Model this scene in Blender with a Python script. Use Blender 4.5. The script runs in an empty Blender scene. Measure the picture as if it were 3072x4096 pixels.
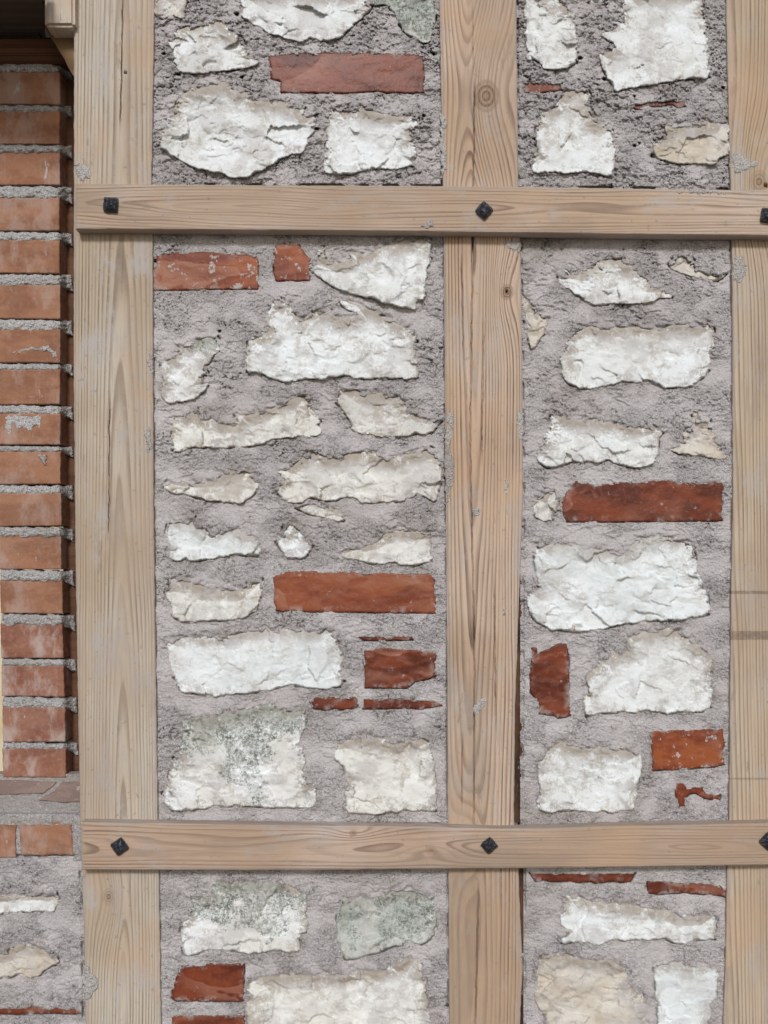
import bpy, bmesh, math, random
import numpy as np
from mathutils import Vector

# ------------------------------------------------------------------ camera, world, sun
K = 0.00035            # metres per photo pixel on the wall plane
D = 1.4                # camera distance from the wall plane (y = 0)
CX, CY = 1536.0, 2250.0
ZC = 1.45              # camera height
scene = bpy.context.scene
COL = scene.collection

cam_d = bpy.data.cameras.new("camera")
cam = bpy.data.objects.new("camera", cam_d); COL.objects.link(cam)
cam.location = (0, -D, ZC); cam.rotation_euler = (math.radians(90), 0, 0)
cam_d.sensor_fit = 'VERTICAL'; cam_d.sensor_height = 36
cam_d.lens = 36 * D / (4096 * K)
cam_d.shift_y = (CY - 2048) / 4096.0
cam_d.clip_start = 0.05; cam_d.clip_end = 200
scene.camera = cam

world = bpy.data.worlds.new("World"); scene.world = world; world.use_nodes = True
wn = world.node_tree; wn.nodes.clear()
wo = wn.nodes.new('ShaderNodeOutputWorld'); wb = wn.nodes.new('ShaderNodeBackground')
sk = wn.nodes.new('ShaderNodeTexSky'); sk.sky_type = 'NISHITA'; sk.sun_disc = False
SUN_EL, SUN_AZ = 31.0, -5.0       # azimuth measured from the wall's outward normal (-Y), negative = to the left
sk.sun_elevation = math.radians(SUN_EL); sk.sun_rotation = math.radians(180 + SUN_AZ)
sk.air_density = 1.0; sk.dust_density = 2.0; sk.ozone_density = 1.0
wb.inputs['Strength'].default_value = 0.105
wn.links.new(sk.outputs[0], wb.inputs[0]); wn.links.new(wb.outputs[0], wo.inputs[0])
sun_d = bpy.data.lights.new("sun", 'SUN'); sun_d.energy = 2.5; sun_d.angle = math.radians(9); sun_d.color = (0.965, 0.985, 1.0)
sun = bpy.data.objects.new("sun", sun_d); COL.objects.link(sun)
a = math.radians(SUN_AZ); e = math.radians(SUN_EL)
to_sun = Vector((math.sin(a) * math.cos(e), -math.cos(a) * math.cos(e), math.sin(e)))
sun.rotation_euler = to_sun.to_track_quat('Z', 'Y').to_euler(); sun.location = (0, -3, 4)
scene.view_settings.view_transform = 'Standard'; scene.view_settings.look = 'None'
scene.view_settings.exposure = -0.27; scene.view_settings.gamma = 1.0

# ------------------------------------------------------------------ numpy noise
def h01(ix, iy, s):
    h = (ix.astype(np.int64) * 374761393 + iy.astype(np.int64) * 668265263 + s * 974634777) & 0xffffffff
    h = ((h ^ (h >> 13)) * 1274126177) & 0xffffffff
    h = (h ^ (h >> 16)) & 0xffffffff
    h = (h * 2246822519) & 0xffffffff
    h = h ^ (h >> 15)
    return (h & 0xffffff) / float(0xffffff)
def perlin(x, y, s=0):
    ix = np.floor(x); iy = np.floor(y); fx = x - ix; fy = y - iy
    u = fx*fx*fx*(fx*(fx*6-15)+10); v = fy*fy*fy*(fy*(fy*6-15)+10)
    def g(dx, dy):
        t = h01(ix+dx, iy+dy, s) * 6.2831853
        return np.cos(t)*(fx-dx) + np.sin(t)*(fy-dy)
    return 1.5*((g(0,0)*(1-u)+g(1,0)*u)*(1-v) + (g(0,1)*(1-u)+g(1,1)*u)*v)
def fbm(x, y, o=4, s=0):
    r = 0; amp = 0.5
    for i in range(o):
        r = r + amp*perlin(x*2**i, y*2**i, s+i*17); amp *= 0.5
    return r
def worley(x, y, s=0):
    ix = np.floor(x); iy = np.floor(y)
    f1 = np.full(x.shape, 9.0); f2 = np.full(x.shape, 9.0)
    cx = np.zeros(x.shape); cy = np.zeros(x.shape); gx = np.zeros(x.shape); gy = np.zeros(x.shape)
    for dx in (-1, 0, 1):
        for dy in (-1, 0, 1):
            jx = ix+dx; jy = iy+dy
            px = jx + h01(jx, jy, s+1); py = jy + h01(jx, jy, s+2)
            d = np.hypot(px-x, py-y)
            m = d < f1
            f2 = np.where(m, f1, np.minimum(f2, d)); f1 = np.where(m, d, f1)
            cx = np.where(m, px, cx); cy = np.where(m, py, cy); gx = np.where(m, jx, gx); gy = np.where(m, jy, gy)
    return f1, f2, cx, cy, gx, gy
def ss(a, b, x):
    t = np.clip((x-a)/(b-a), 0, 1); return t*t*(3-2*t)

def sdf(poly, X, Y):
    """signed distance (positive outside)"""
    P = np.asarray(poly, float); Q = np.roll(P, -1, 0)
    best = np.full(X.shape, 1e18); inside = np.zeros(X.shape, bool)
    for (x1, y1), (x2, y2) in zip(P, Q):
        ex, ey = x2-x1, y2-y1; L = ex*ex+ey*ey+1e-12
        t = np.clip(((X-x1)*ex+(Y-y1)*ey)/L, 0, 1)
        best = np.minimum(best, (X-x1-t*ex)**2+(Y-y1-t*ey)**2)
        if y1 != y2:
            c = ((y1 > Y) != (y2 > Y)) & (X < (x2-x1)*(Y-y1)/(y2-y1)+x1)
            inside ^= c
    d = np.sqrt(best)
    return np.where(inside, -d, d)
def chaikin(P, n=1):
    P = np.asarray(P, float)
    for _ in range(n):
        Q = np.roll(P, -1, 0)
        P = np.stack([P*.78+Q*.22, P*.22+Q*.78], 1).reshape(-1, 2)
    return P

# ------------------------------------------------------------------ traced coordinates
CROP = dict(A=(600,0), B=(1200,0), C=(2000,0), D=(2472,0), E=(600,900), F=(1200,900), G=(600,1600), H=(1200,1600),
            I=(600,2400), J=(1200,2400), K=(600,3300), L=(1200,3300), M=(2000,900), N=(2472,900), O=(2000,1600),
            Q=(2472,1600), R=(2000,2400), S=(2472,2400), T=(2000,3300), U=(2472,3300),
            a=(0,0), b=(0,700), c=(0,1400), d=(0,2100), e=(0,2700), f=(0,3296))
def tr(s):
    """'A x,y x,y B x,y' -> photo pixel points"""
    out = []; c = None
    for w in s.split():
        if ',' in w:
            x, y = map(float, w.split(','))
            if c == 'Z': out.append((x*1.8517, y*1.8517))
            else: out.append((CROP[c][0]+x/2.765, CROP[c][1]+y/2.765))
        else: c = w
    return np.array(out)

def world_xyz(px, py, h):
    """photo pixel + height towards the viewer (m) -> world"""
    s = (D - h) / D
    return (px-CX)*K*s, -h+0*px, ZC + (CY-py)*K*s

# ------------------------------------------------------------------ mesh helpers
def finish(o, parent, mat, name):
    if mat: o.data.materials.append(mat)
    if parent is not None: o.parent = parent
    COL.objects.link(o)
    return o

def grid_obj(name, PX, PY, H, keep, mat, parent=None, skirt=0.05, attrs=None, smooth=True):
    """keep = per-quad mask (rows-1, cols-1)"""
    R, C = PX.shape
    X, Y, Z = world_xyz(PX, PY, H)
    idx = np.arange(R*C).reshape(R, C)
    q = np.stack([idx[:-1,:-1], idx[1:,:-1], idx[1:,1:], idx[:-1,1:]], -1)[keep]
    used, inv = np.unique(q, return_inverse=True); q = inv.reshape(-1, 4)
    V = np.stack([X.ravel(), Y.ravel(), Z.ravel()], -1)[used]
    n = len(V); quads = [q]; nf = len(q)
    at = {k: v.ravel()[used] for k, v in (attrs or {}).items()}
    if skirt:
        ed = np.concatenate([q[:, [0,1]], q[:, [1,2]], q[:, [2,3]], q[:, [3,0]]])
        key = np.sort(ed, 1); kk = key[:, 0].astype(np.int64)*n + key[:, 1]
        u, first, cnt = np.unique(kk, return_index=True, return_counts=True)
        be = ed[first[cnt == 1]]
        bv, binv = np.unique(be, return_inverse=True); be = binv.reshape(-1, 2); m = len(bv)
        top = V[bv]; bot = top.copy(); bot[:, 1] += skirt
        V = np.concatenate([V, top, bot])
        quads.append(np.stack([be[:, 1]+n, be[:, 0]+n, be[:, 0]+n+m, be[:, 1]+n+m], -1))
        for k in at: at[k] = np.concatenate([at[k], at[k][bv], at[k][bv]])
    F = np.concatenate(quads)
    cen = (V.min(0)+V.max(0))/2
    base = Vector(cen) if parent is None else Vector(cen) - parent.location
    me = bpy.data.meshes.new(name)
    me.vertices.add(len(V)); me.vertices.foreach_set('co', (V-cen).astype(np.float32).ravel())
    me.loops.add(len(F)*4); me.loops.foreach_set('vertex_index', F.astype(np.int32).ravel())
    me.polygons.add(len(F)); me.polygons.foreach_set('loop_start', (np.arange(len(F))*4).astype(np.int32))
    me.polygons.foreach_set('loop_total', np.full(len(F), 4, np.int32))
    sm = np.zeros(len(F), bool); sm[:nf] = smooth
    me.polygons.foreach_set('use_smooth', sm)
    for k, v in at.items():
        A = me.attributes.new(k, 'FLOAT', 'POINT'); A.data.foreach_set('value', v.astype(np.float32))
    me.update(); me.validate()
    o = bpy.data.objects.new(name, me); o.location = base
    return finish(o, parent, mat, name)

def poly_grid(poly, g=4.0, pad=10, clip=None):
    P = np.asarray(poly)
    x0, y0 = P.min(0)-pad; x1, y1 = P.max(0)+pad
    if clip: x0 = max(x0, clip[0]); y0 = max(y0, clip[1]); x1 = min(x1, clip[2]); y1 = min(y1, clip[3])
    xs = np.arange(x0, x1+g, g); ys = np.arange(y0, y1+g, g)
    return np.meshgrid(xs, ys)

def snap(PX, PY, sd, g):
    gy, gx = np.gradient(sd, g)
    L = np.hypot(gx, gy)+1e-6
    m = np.clip(sd, 0, 2.2*g)
    return PX - m*gx/L, PY - m*gy/L
def keep_in(sd):
    i = sd < 0
    return i[:-1,:-1] | i[1:,:-1] | i[1:,1:] | i[:-1,1:]

# ------------------------------------------------------------------ node helpers
class NT:
    def __init__(s, name):
        s.m = bpy.data.materials.new(name); s.m.use_nodes = True
        s.t = s.m.node_tree; s.t.nodes.clear()
        s.out = s.t.nodes.new('ShaderNodeOutputMaterial')
        s.b = s.t.nodes.new('ShaderNodeBsdfPrincipled')
        s.t.links.new(s.b.outputs[0], s.out.inputs[0])
        tc = s.t.nodes.new('ShaderNodeTexCoord'); oi = s.t.nodes.new('ShaderNodeObjectInfo')
        s.rand = oi.outputs['Random']; s.raw = tc.outputs['Object']
        s.co = s.vm('ADD', tc.outputs['Object'], s.vm('SCALE', (31, 17, 23), None, s.rand))
    def put(s, sock, v):
        if v is None: return
        if hasattr(v, 'is_linked') or hasattr(v, 'links'): s.t.links.new(v, sock)
        else:
            try: sock.default_value = v
            except Exception: sock.default_value = tuple(v) + (1,)
    def vm(s, op, a, b=None, sc=None):
        n = s.t.nodes.new('ShaderNodeVectorMath'); n.operation = op
        s.put(n.inputs[0], a)
        if b is not None: s.put(n.inputs[1], b)
        if sc is not None: s.put(n.inputs['Scale'], sc)
        return n.outputs[0]
    def M(s, op, a, b=0.0, c=None, clamp=False):
        n = s.t.nodes.new('ShaderNodeMath'); n.operation = op; n.use_clamp = clamp
        s.put(n.inputs[0], a); s.put(n.inputs[1], b)
        if c is not None: s.put(n.inputs[2], c)
        return n.outputs[0]
    def noise(s, scale, detail=4, rough=.55, vec=None, stretch=None, dist=0):
        v = vec if vec is not None else s.co
        if stretch: v = s.vm('MULTIPLY', v, stretch)
        n = s.t.nodes.new('ShaderNodeTexNoise'); s.put(n.inputs['Vector'], v)
        n.inputs['Scale'].default_value = scale; n.inputs['Detail'].default_value = detail
        n.inputs['Roughness'].default_value = rough; n.inputs['Distortion'].default_value = dist
        return n.outputs[0]
    def rng(s, v, a, b, c=0.0, d=1.0):
        n = s.t.nodes.new('ShaderNodeMapRange'); n.interpolation_type = 'SMOOTHSTEP'
        s.put(n.inputs[0], v); n.inputs[1].default_value = a; n.inputs[2].default_value = b
        n.inputs[3].default_value = c; n.inputs[4].default_value = d
        return n.outputs[0]
    def mix(s, f, a, b):
        n = s.t.nodes.new('ShaderNodeMix'); n.data_type = 'RGBA'
        s.put(n.inputs[0], f)
        for k, v in ((6, a), (7, b)):
            if isinstance(v, tuple): n.inputs[k].default_value = v + (1,)
            else: s.t.links.new(v, n.inputs[k])
        return n.outputs[2]
    def attr(s, name):
        n = s.t.nodes.new('ShaderNodeAttribute'); n.attribute_name = name; return n.outputs['Fac']
    def sep(s, v):
        n = s.t.nodes.new('ShaderNodeSeparateXYZ'); s.put(n.inputs[0], v); return n.outputs
    def comb(s, x, y, z):
        n = s.t.nodes.new('ShaderNodeCombineXYZ'); s.put(n.inputs[0], x); s.put(n.inputs[1], y); s.put(n.inputs[2], z); return n.outputs[0]
    def bump(s, h, strength, dist):
        n = s.t.nodes.new('ShaderNodeBump'); n.inputs['Strength'].default_value = strength
        n.inputs['Distance'].default_value = dist; s.put(n.inputs['Height'], h)
        s.t.links.new(n.outputs[0], s.b.inputs['Normal'])
    def done(s, col, rough=0.85, spec=0.3):
        s.put(s.b.inputs['Base Color'], col); s.put(s.b.inputs['Roughness'], rough)
        s.b.inputs['Specular IOR Level'].default_value = spec
        return s.m

# ------------------------------------------------------------------ materials
def stone_mat(name, base, second, green=0.0, dirt=1.0, red=False):
    n = NT(name)
    c = n.mix(n.rng(n.noise(11, 5, .6), .38, .62), base, second)
    c = n.mix(n.M('MULTIPLY', n.rng(n.noise(45, 5, .7), .52, .74), .45), c, (.58, .55, .52))
    streak = n.noise(55, 5, .75, stretch=(1, 1, .45))
    # mortar smeared over the rim, and brown earth clinging in brushy patches along it
    rim = n.rng(n.attr('edge'), 0.05, .95, 1.0, 0.0)
    sm = n.M('MULTIPLY', n.rng(n.M('ADD', n.noise(38, 6, .75), n.M('MULTIPLY', n.attr('rim'), .10)), .51, .58), n.M('MULTIPLY', n.M('POWER', rim, .7), .92))
    c = n.mix(n.M('MULTIPLY', sm, dirt, clamp=True), c, n.mix(n.noise(160, 3), (.36, .335, .325), (.52, .49, .48)))
    dm = n.M('MULTIPLY', n.rng(n.M('ADD', streak, n.M('MULTIPLY', n.attr('rim'), .11)), .50, .58), n.rng(n.attr('edge'), .05, .62, 1, 0))
    veil = n.M('MULTIPLY', n.rng(n.noise(17, 7, .75), .50, .58), .5)
    c = n.mix(n.M('MULTIPLY', veil, dirt, clamp=True), c, (.48, .455, .44))
    dm2 = n.M('MULTIPLY', n.rng(n.M('ADD', n.noise(30, 8, .85), n.M('MULTIPLY', n.noise(9, 2), .25)), .66, .73), .7)
    dm = n.M('MULTIPLY', n.M('MAXIMUM', dm, dm2), dirt*.68, clamp=True)
    c = n.mix(dm, c, n.mix(n.noise(90, 4), (.25, .205, .15), (.47, .41, .34)))
    ve = n.M('ABSOLUTE', n.M('SUBTRACT', n.noise(16, 5, .6, dist=.4), .5))
    c = n.mix(n.M('MULTIPLY', n.rng(ve, 0.0, .006, 1.0, 0.0), n.rng(n.noise(9, 2), .5, .6, 0, .5)), c, (.36, .33, .31))
    c = n.mix(n.M('MULTIPLY', n.rng(n.noise(190, 3, .7), .66, .72), .45), c, (.34, .29, .25))
    if green:
        gm = n.rng(n.M('ADD', n.M('ADD', n.noise(75, 7, .8), n.M('MULTIPLY', n.noise(16, 3), .9)), n.M('MULTIPLY', n.attr('high'), .17)), 1.05-green*.25, 1.13-green*.25)
        gm = n.M('MULTIPLY', gm, n.rng(n.noise(230, 4, .85), .42, .56, .12, 1))
        c = n.mix(gm, c, n.mix(n.rng(n.noise(60, 4, .7), .35, .65), (.13, .145, .12), (.33, .36, .325)))
    if red:
        rm = n.rng(n.noise(60, 4, .6, stretch=(1, 1, .5)), .69, .72)
        c = n.mix(rm, c, (.42, .16, .07))
    n.bump(n.M('ADD', n.noise(420, 5, .75), n.M('MULTIPLY', n.noise(100, 6, .65, stretch=(1, 1, 1.8)), 1.3)), .34, .0013)
    return n.done(c, .8, .25)
ST = dict(white=stone_mat('white_limestone', (.77, .80, .81), (.715, .73, .715)),
          cream=stone_mat('cream_limestone', (.75, .75, .715), (.69, .675, .63), dirt=1.15),
          cool=stone_mat('cool_limestone', (.69, .735, .74), (.76, .785, .79), red=True, dirt=.7),
          grey=stone_mat('greyish_limestone', (.60, .59, .56), (.71, .70, .67), dirt=1.2),
          beige=stone_mat('beige_limestone', (.56, .49, .40), (.64, .605, .545), dirt=1.2),
          mixed=stone_mat('lichened_limestone', (.78, .80, .81), (.70, .69, .66), green=.47),
          green=stone_mat('green_stone', (.40, .44, .40), (.60, .62, .58), green=.95, dirt=.8))

def mortar_mat(name, lo, hi):
    n = NT(name)
    c = n.mix(n.rng(n.noise(9, 5, .6), .35, .65), lo, hi)
    c = n.mix(n.M('MULTIPLY', n.rng(n.noise(300, 4, .8), .50, .66), n.rng(n.attr('rough'), 0, .9, .22, .85)), c, (.20, .18, .17))
    c = n.mix(n.M('MULTIPLY', n.rng(n.noise(420, 3, .7), .54, .64), .65), c, (.74, .72, .71))
    c = n.mix(n.M('MULTIPLY', n.rng(n.noise(6, 5, .6), .52, .72), .55), c, (.36, .315, .28))
    # fine joints stay damp-brown where old earth mortar shows next to a stone
    c = n.mix(n.M('MULTIPLY', n.rng(n.attr('edge'), 0, 1, 1, 0), n.rng(n.noise(40, 4, .7), .45, .65, 0, .4)), c, (.30, .25, .21))
    ra = n.attr('rough')
    c = n.mix(n.M('MULTIPLY', n.rng(ra, .05, .75, 1, 0), .45), c, hi)
    n.bump(n.M('MULTIPLY', n.M('ADD', n.M('MULTIPLY', n.noise(340, 3, .65), 1.6), n.noise(150, 3, .6)), n.rng(ra, 0, .9, .45, 1.0)), 1.0, .0034)
    return n.done(c, .95, .1)
MORTAR = mortar_mat('grey_mortar', (.445, .415, .417), (.55, .518, .52))
JOINT = mortar_mat('pale_joint_mortar', (.47, .455, .45), (.60, .585, .58))

SMEAR = mortar_mat('dry_mortar_smear', (.50, .47, .44), (.60, .57, .54))

def brick_mat(name, ca, cb, cc, rough, dusty, streaks=False, con_=.75, lime=0.0):
    n = NT(name)
    con = n.M('FRACT', n.M('MULTIPLY', n.noise(7, 3, .5, stretch=(.6, 1, 1.3), dist=.6), 5.0))
    line = n.M('MULTIPLY', n.rng(con, .55, .97), n.rng(con, .975, 1.0, 1, 0))
    c = n.mix(n.rng(n.noise(20, 5, .65, stretch=(.6, 1, 1.4)), .40, .60), ca, cb)
    c = n.mix(n.M('MULTIPLY', n.M('MULTIPLY', line, n.rng(n.noise(6, 2), .38, .52)), con_), c, cc)
    c = n.mix(n.M('MULTIPLY', n.rng(n.M('ADD', n.attr('edge'), n.M('MULTIPLY', n.noise(40, 3), .4)), .1, .65, 1, 0), .75), c, cb)
    c = n.mix(n.M('MULTIPLY', n.rng(n.noise(150, 3, .7), .5, .7), .25), c, cc)
    # mortar haze and crumbs left on the face
    dm = n.M('MULTIPLY', n.rng(n.attr('edge'), 0, .7, 1, 0), n.rng(n.noise(42, 6, .75), .50, .62))
    sp = n.rng(n.noise(75, 5, .65, stretch=(1, 1, .45) if streaks else None), .64-lime, .70-lime)
    dust = n.M('MAXIMUM', n.M('MULTIPLY', dm, .55), n.M('MULTIPLY', sp, dusty), clamp=True)
    c = n.mix(dust, c, n.mix(n.noise(120, 3), (.38, .33, .30), (.52, .49, .47)))
    if streaks:
        bl = n.M('MULTIPLY', n.rng(n.noise(22, 5, .7, stretch=(1, 1, .5)),   .47, .64), .42+.4*(dusty > .95 and con_ < .11))
        c = n.mix(bl, c, (.46, .36, .32))
    n.bump(n.M('ADD', n.noise(300, 4, .7), n.M('MULTIPLY', dust, 1.5)), .35, .0012)
    return n.done(c, n.M('ADD', rough, n.M('MULTIPLY', dust, .4)), .22)
BR = dict(plain=brick_mat('orange_brown_brick', (.27, .075, .032), (.18, .045, .022), (.34, .15, .09), .45, .6),
          red=brick_mat('glazed_red_brick', (.20, .048, .022), (.10, .024, .014), (.30, .12, .08), .36, .6),
          orange=brick_mat('orange_brick', (.31, .085, .03), (.17, .038, .018), (.34, .15, .09), .45, .9, lime=.06),
          pier=brick_mat('tan_brick', (.34, .165, .098), (.25, .115, .068), (.40, .28, .20), .8, 1.0, True, .12),
          dusty=brick_mat('dusty_brick', (.29, .13, .085), (.22, .09, .06), (.46, .36, .31), .85, 1.0, True, .1),
          sill=brick_mat('dusty_sill_brick', (.27, .20, .17), (.22, .155, .13), (.34, .29, .26), .9, .9))

def wood_mat(name, along, cen, d0, slope, knots=(), light=(.56, .455, .345), dark=(.37, .265, .19), freq=210, seed=0.0, grey=.35, tone=1.0, bands=(), wobble=1.0):
    """ring pattern of a board sawn from a log: rings around a tilted pith axis; along = 'Z' or 'X'"""
    n = NT(name)
    x, y, z = n.sep(n.raw)[0:3]
    u, v = (x, z) if along == 'Z' else (z, x)
    st = (1, 1, .12) if along == 'Z' else (.12, 1, 1)
    base = n.vm('ADD', n.raw, (seed, seed*1.7, seed*.6))
    wob = n.M('MULTIPLY', n.M('SUBTRACT', n.noise(9, 3, .5, vec=base, stretch=st), .5), .024*wobble)
    wob2 = n.M('MULTIPLY', n.M('SUBTRACT', n.noise(55, 3, .5, vec=base, stretch=st), .5), .0035)
    uu = n.M('ADD', n.M('SUBTRACT', u, cen), n.M('ADD', wob, wob2))
    dd = n.M('ADD', n.M('MULTIPLY', v, slope), n.M('ADD', d0, n.M('MULTIPLY', wob, 1.6)))
    r = n.M('SQRT', n.M('ADD', n.M('MULTIPLY', uu, uu), n.M('MULTIPLY', dd, dd)))
    kmask = None
    for ku, kv, rad, dk in knots:
        du = n.M('DIVIDE', n.M('SUBTRACT', u, ku), rad); dv = n.M('DIVIDE', n.M('SUBTRACT', v, kv), rad*1.25)
        q = n.M('ADD', n.M('MULTIPLY', du, du), n.M('MULTIPLY', dv, dv))
        far = n.M('ADD', n.M('MULTIPLY', du, du), n.M('MULTIPLY', n.M('MULTIPLY', dv, dv), .18))
        r = n.M('ADD', r, n.M('MULTIPLY', n.M('POWER', 2.718, n.M('MULTIPLY', far, -.22)), rad*1.5))
        k = n.M('MULTIPLY', n.rng(n.M('ADD', q, n.M('MULTIPLY', n.noise(200, 2), .5)), .5, 1.5, 1, 0), dk)
        k = n.M('MAXIMUM', k, n.M('MULTIPLY', n.rng(q, .03, .22, 1, 0), 1.0)); k = n.M('MULTIPLY', k, n.M('ADD', .45, n.M('MULTIPLY', n.rng(n.M('FRACT', n.M('MULTIPLY', n.M('SQRT', q), 3.1)), .3, .8), .55)))
        kmask = k if kmask is None else n.M('MAXIMUM', kmask, k)
    fr = n.M('FRACT', n.M('MULTIPLY', r, freq))
    ring = n.M('MULTIPLY', n.rng(fr, .35, .82), n.rng(fr, .90, 1.0, 1, 0))
    wv_ = n.t.nodes.new('ShaderNodeTexWhiteNoise'); wv_.noise_dimensions = '1D'; n.put(wv_.inputs['W'], n.M('FLOOR', n.M('MULTIPLY', r, freq)))
    ring = n.M('MULTIPLY', ring, n.rng(wv_.outputs[0], 0, 1, .35, 1.0))
    fine = n.noise(600, 3, .6, vec=base, stretch=(1, 1, .03) if along == 'Z' else (.03, 1, 1))
    blot = n.noise(10, 4, .6, vec=base, stretch=(1, 1, .4) if along == 'Z' else (.4, 1, 1))
    dif = n.rng(n.noise(7, 3, .6, vec=base), .35, .65, .6, 1.0)
    lg = n.mix(n.rng(n.noise(3.2, 3, .6, vec=base), .40, .60), light, tuple(a_*b_ for a_, b_ in zip(light, (.84, .77, .68))))
    c = n.mix(n.M('MULTIPLY', ring, dif), lg, dark)
    c = n.mix(n.M('MULTIPLY', n.rng(fine, .45, .70), .42), c, (.30, .235, .19))
    c = n.mix(n.M('MULTIPLY', n.rng(blot, .45, .75), .4), c, (.46, .34, .24))
    c = n.mix(n.M('MULTIPLY', n.rng(n.noise(19, 6, .75, vec=base, stretch=(1, 1, .5) if along == 'Z' else (.5, 1, 1)), .50, .66), grey*1.7, clamp=True), c, (.43, .40, .385))
    c = n.mix(n.M('MULTIPLY', n.rng(n.noise(45, 4, .7, vec=base, stretch=(1, 1, .25) if along == 'Z' else (.25, 1, 1)), .63, .73), .6), c, (.20, .155, .125))
    c = n.mix(n.M('MULTIPLY', n.rng(n.M('ADD', n.attr('near'), n.M('MULTIPLY', n.noise(34, 5, .7, vec=base), 1.3)), 1.05, 1.5), .55), c, (.37, .325, .285))
    c = n.mix(n.M('MULTIPLY', n.rng(n.noise(5, 4, .65, vec=base, stretch=(1, 1, .3) if along == 'Z' else (.3, 1, 1)), .46, .64), .5), c, (.36, .265, .19))
    c = n.mix(n.M('MULTIPLY', n.rng(n.noise(130, 3, .7, vec=base), .64, .70), .5), c, (.22, .18, .15))
    c = n.mix(n.M('MULTIPLY', n.rng(n.noise(7, 5, .7, vec=base, stretch=(1, 1, .22) if along == 'Z' else (.22, 1, 1)), .53, .64), .42), c, (.27, .205, .16))
    c = n.mix(n.M('MULTIPLY', n.rng(n.noise(5.5, 4, .6, vec=base), .54, .66), .35), c, (.52, .33, .20))
    for v0, v1, dk in bands:
        m_ = n.M('MULTIPLY', n.rng(v, v0-.0012, v0, 0, 1), n.rng(v, v1, v1+.0012, 1, 0))
        c = n.mix(n.M('MULTIPLY', n.M('MULTIPLY', m_, n.rng(n.noise(120, 3, .7, vec=base), .3, .6, .45, 1)), dk), c, (.10, .075, .06))
    if kmask is not None: c = n.mix(kmask, c, n.mix(fr, (.11, .065, .04), (.27, .17, .105)))
    if tone != 1.0: c = n.mix(1-tone, c, (.10, .06, .035))
    n.bump(n.M('ADD', n.M('MULTIPLY', ring, -.5), n.M('MULTIPLY', fine, .9)), .45, .0011)
    return n.done(c, .72, .25)

def plain_wood(name, ca, cb):
    n = NT(name)
    c = n.mix(n.rng(n.noise(40, 5, .65, stretch=(.06, 1, 1)), .35, .65), ca, cb)
    n.bump(n.noise(160, 4, .7, stretch=(.05, 1, 1)), .6, .002)
    return n.done(c, .8, .2)

n = NT('dark_bark'); BARK = None
c = n.mix(n.rng(n.noise(50, 5, .7, stretch=(1, 1, .2)), .35, .65), (.05, .028, .018), (.17, .085, .045))
c = n.mix(n.rng(n.noise(35, 4, .7), .60, .68), c, (.30, .27, .26))
n.bump(n.noise(160, 4, .7, stretch=(1, 1, .25)), .8, .003)
BARK = n.done(c, .8, .2)
n = NT('forged_iron')
c = n.mix(n.rng(n.noise(220, 4, .7), .48, .62), (.018, .022, .03), (.10, .11, .125))
c = n.mix(n.rng(n.noise(120, 4, .7), .68, .76), c, (.30, .30, .30))
n.bump(n.noise(260, 4, .7), .5, .0015)
n.b.inputs['Metallic'].default_value = .35
IRON = n.done(c, .33, .6)
n = NT('yellow_plaster')
PLASTER = n.done(n.mix(n.rng(n.noise(6, 5, .6), .4, .6), (.62, .50, .30), (.72, .62, .44)), .9, .1)
n = NT('dry_earth')
EARTH = n.done(n.mix(n.noise(3, 6, .6), (.22, .19, .16), (.32, .28, .24)), .95, .1)

# ------------------------------------------------------------------ naming helpers
def tag(o, label=None, cat=None, group=None, kind=None):
    for k, v in (('label', label), ('category', cat), ('group', group), ('kind', kind)):
        if v: o[k] = v
    return o
def thing(name, px, py, label, cat, group=None, h=0.0):
    o = bpy.data.objects.new(name, None); o.empty_display_size = .05
    x, y, z = world_xyz(np.float64(px), np.float64(py), h); o.location = (float(x), float(y), float(z))
    COL.objects.link(o)
    return tag(o, label, cat, group)

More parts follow.
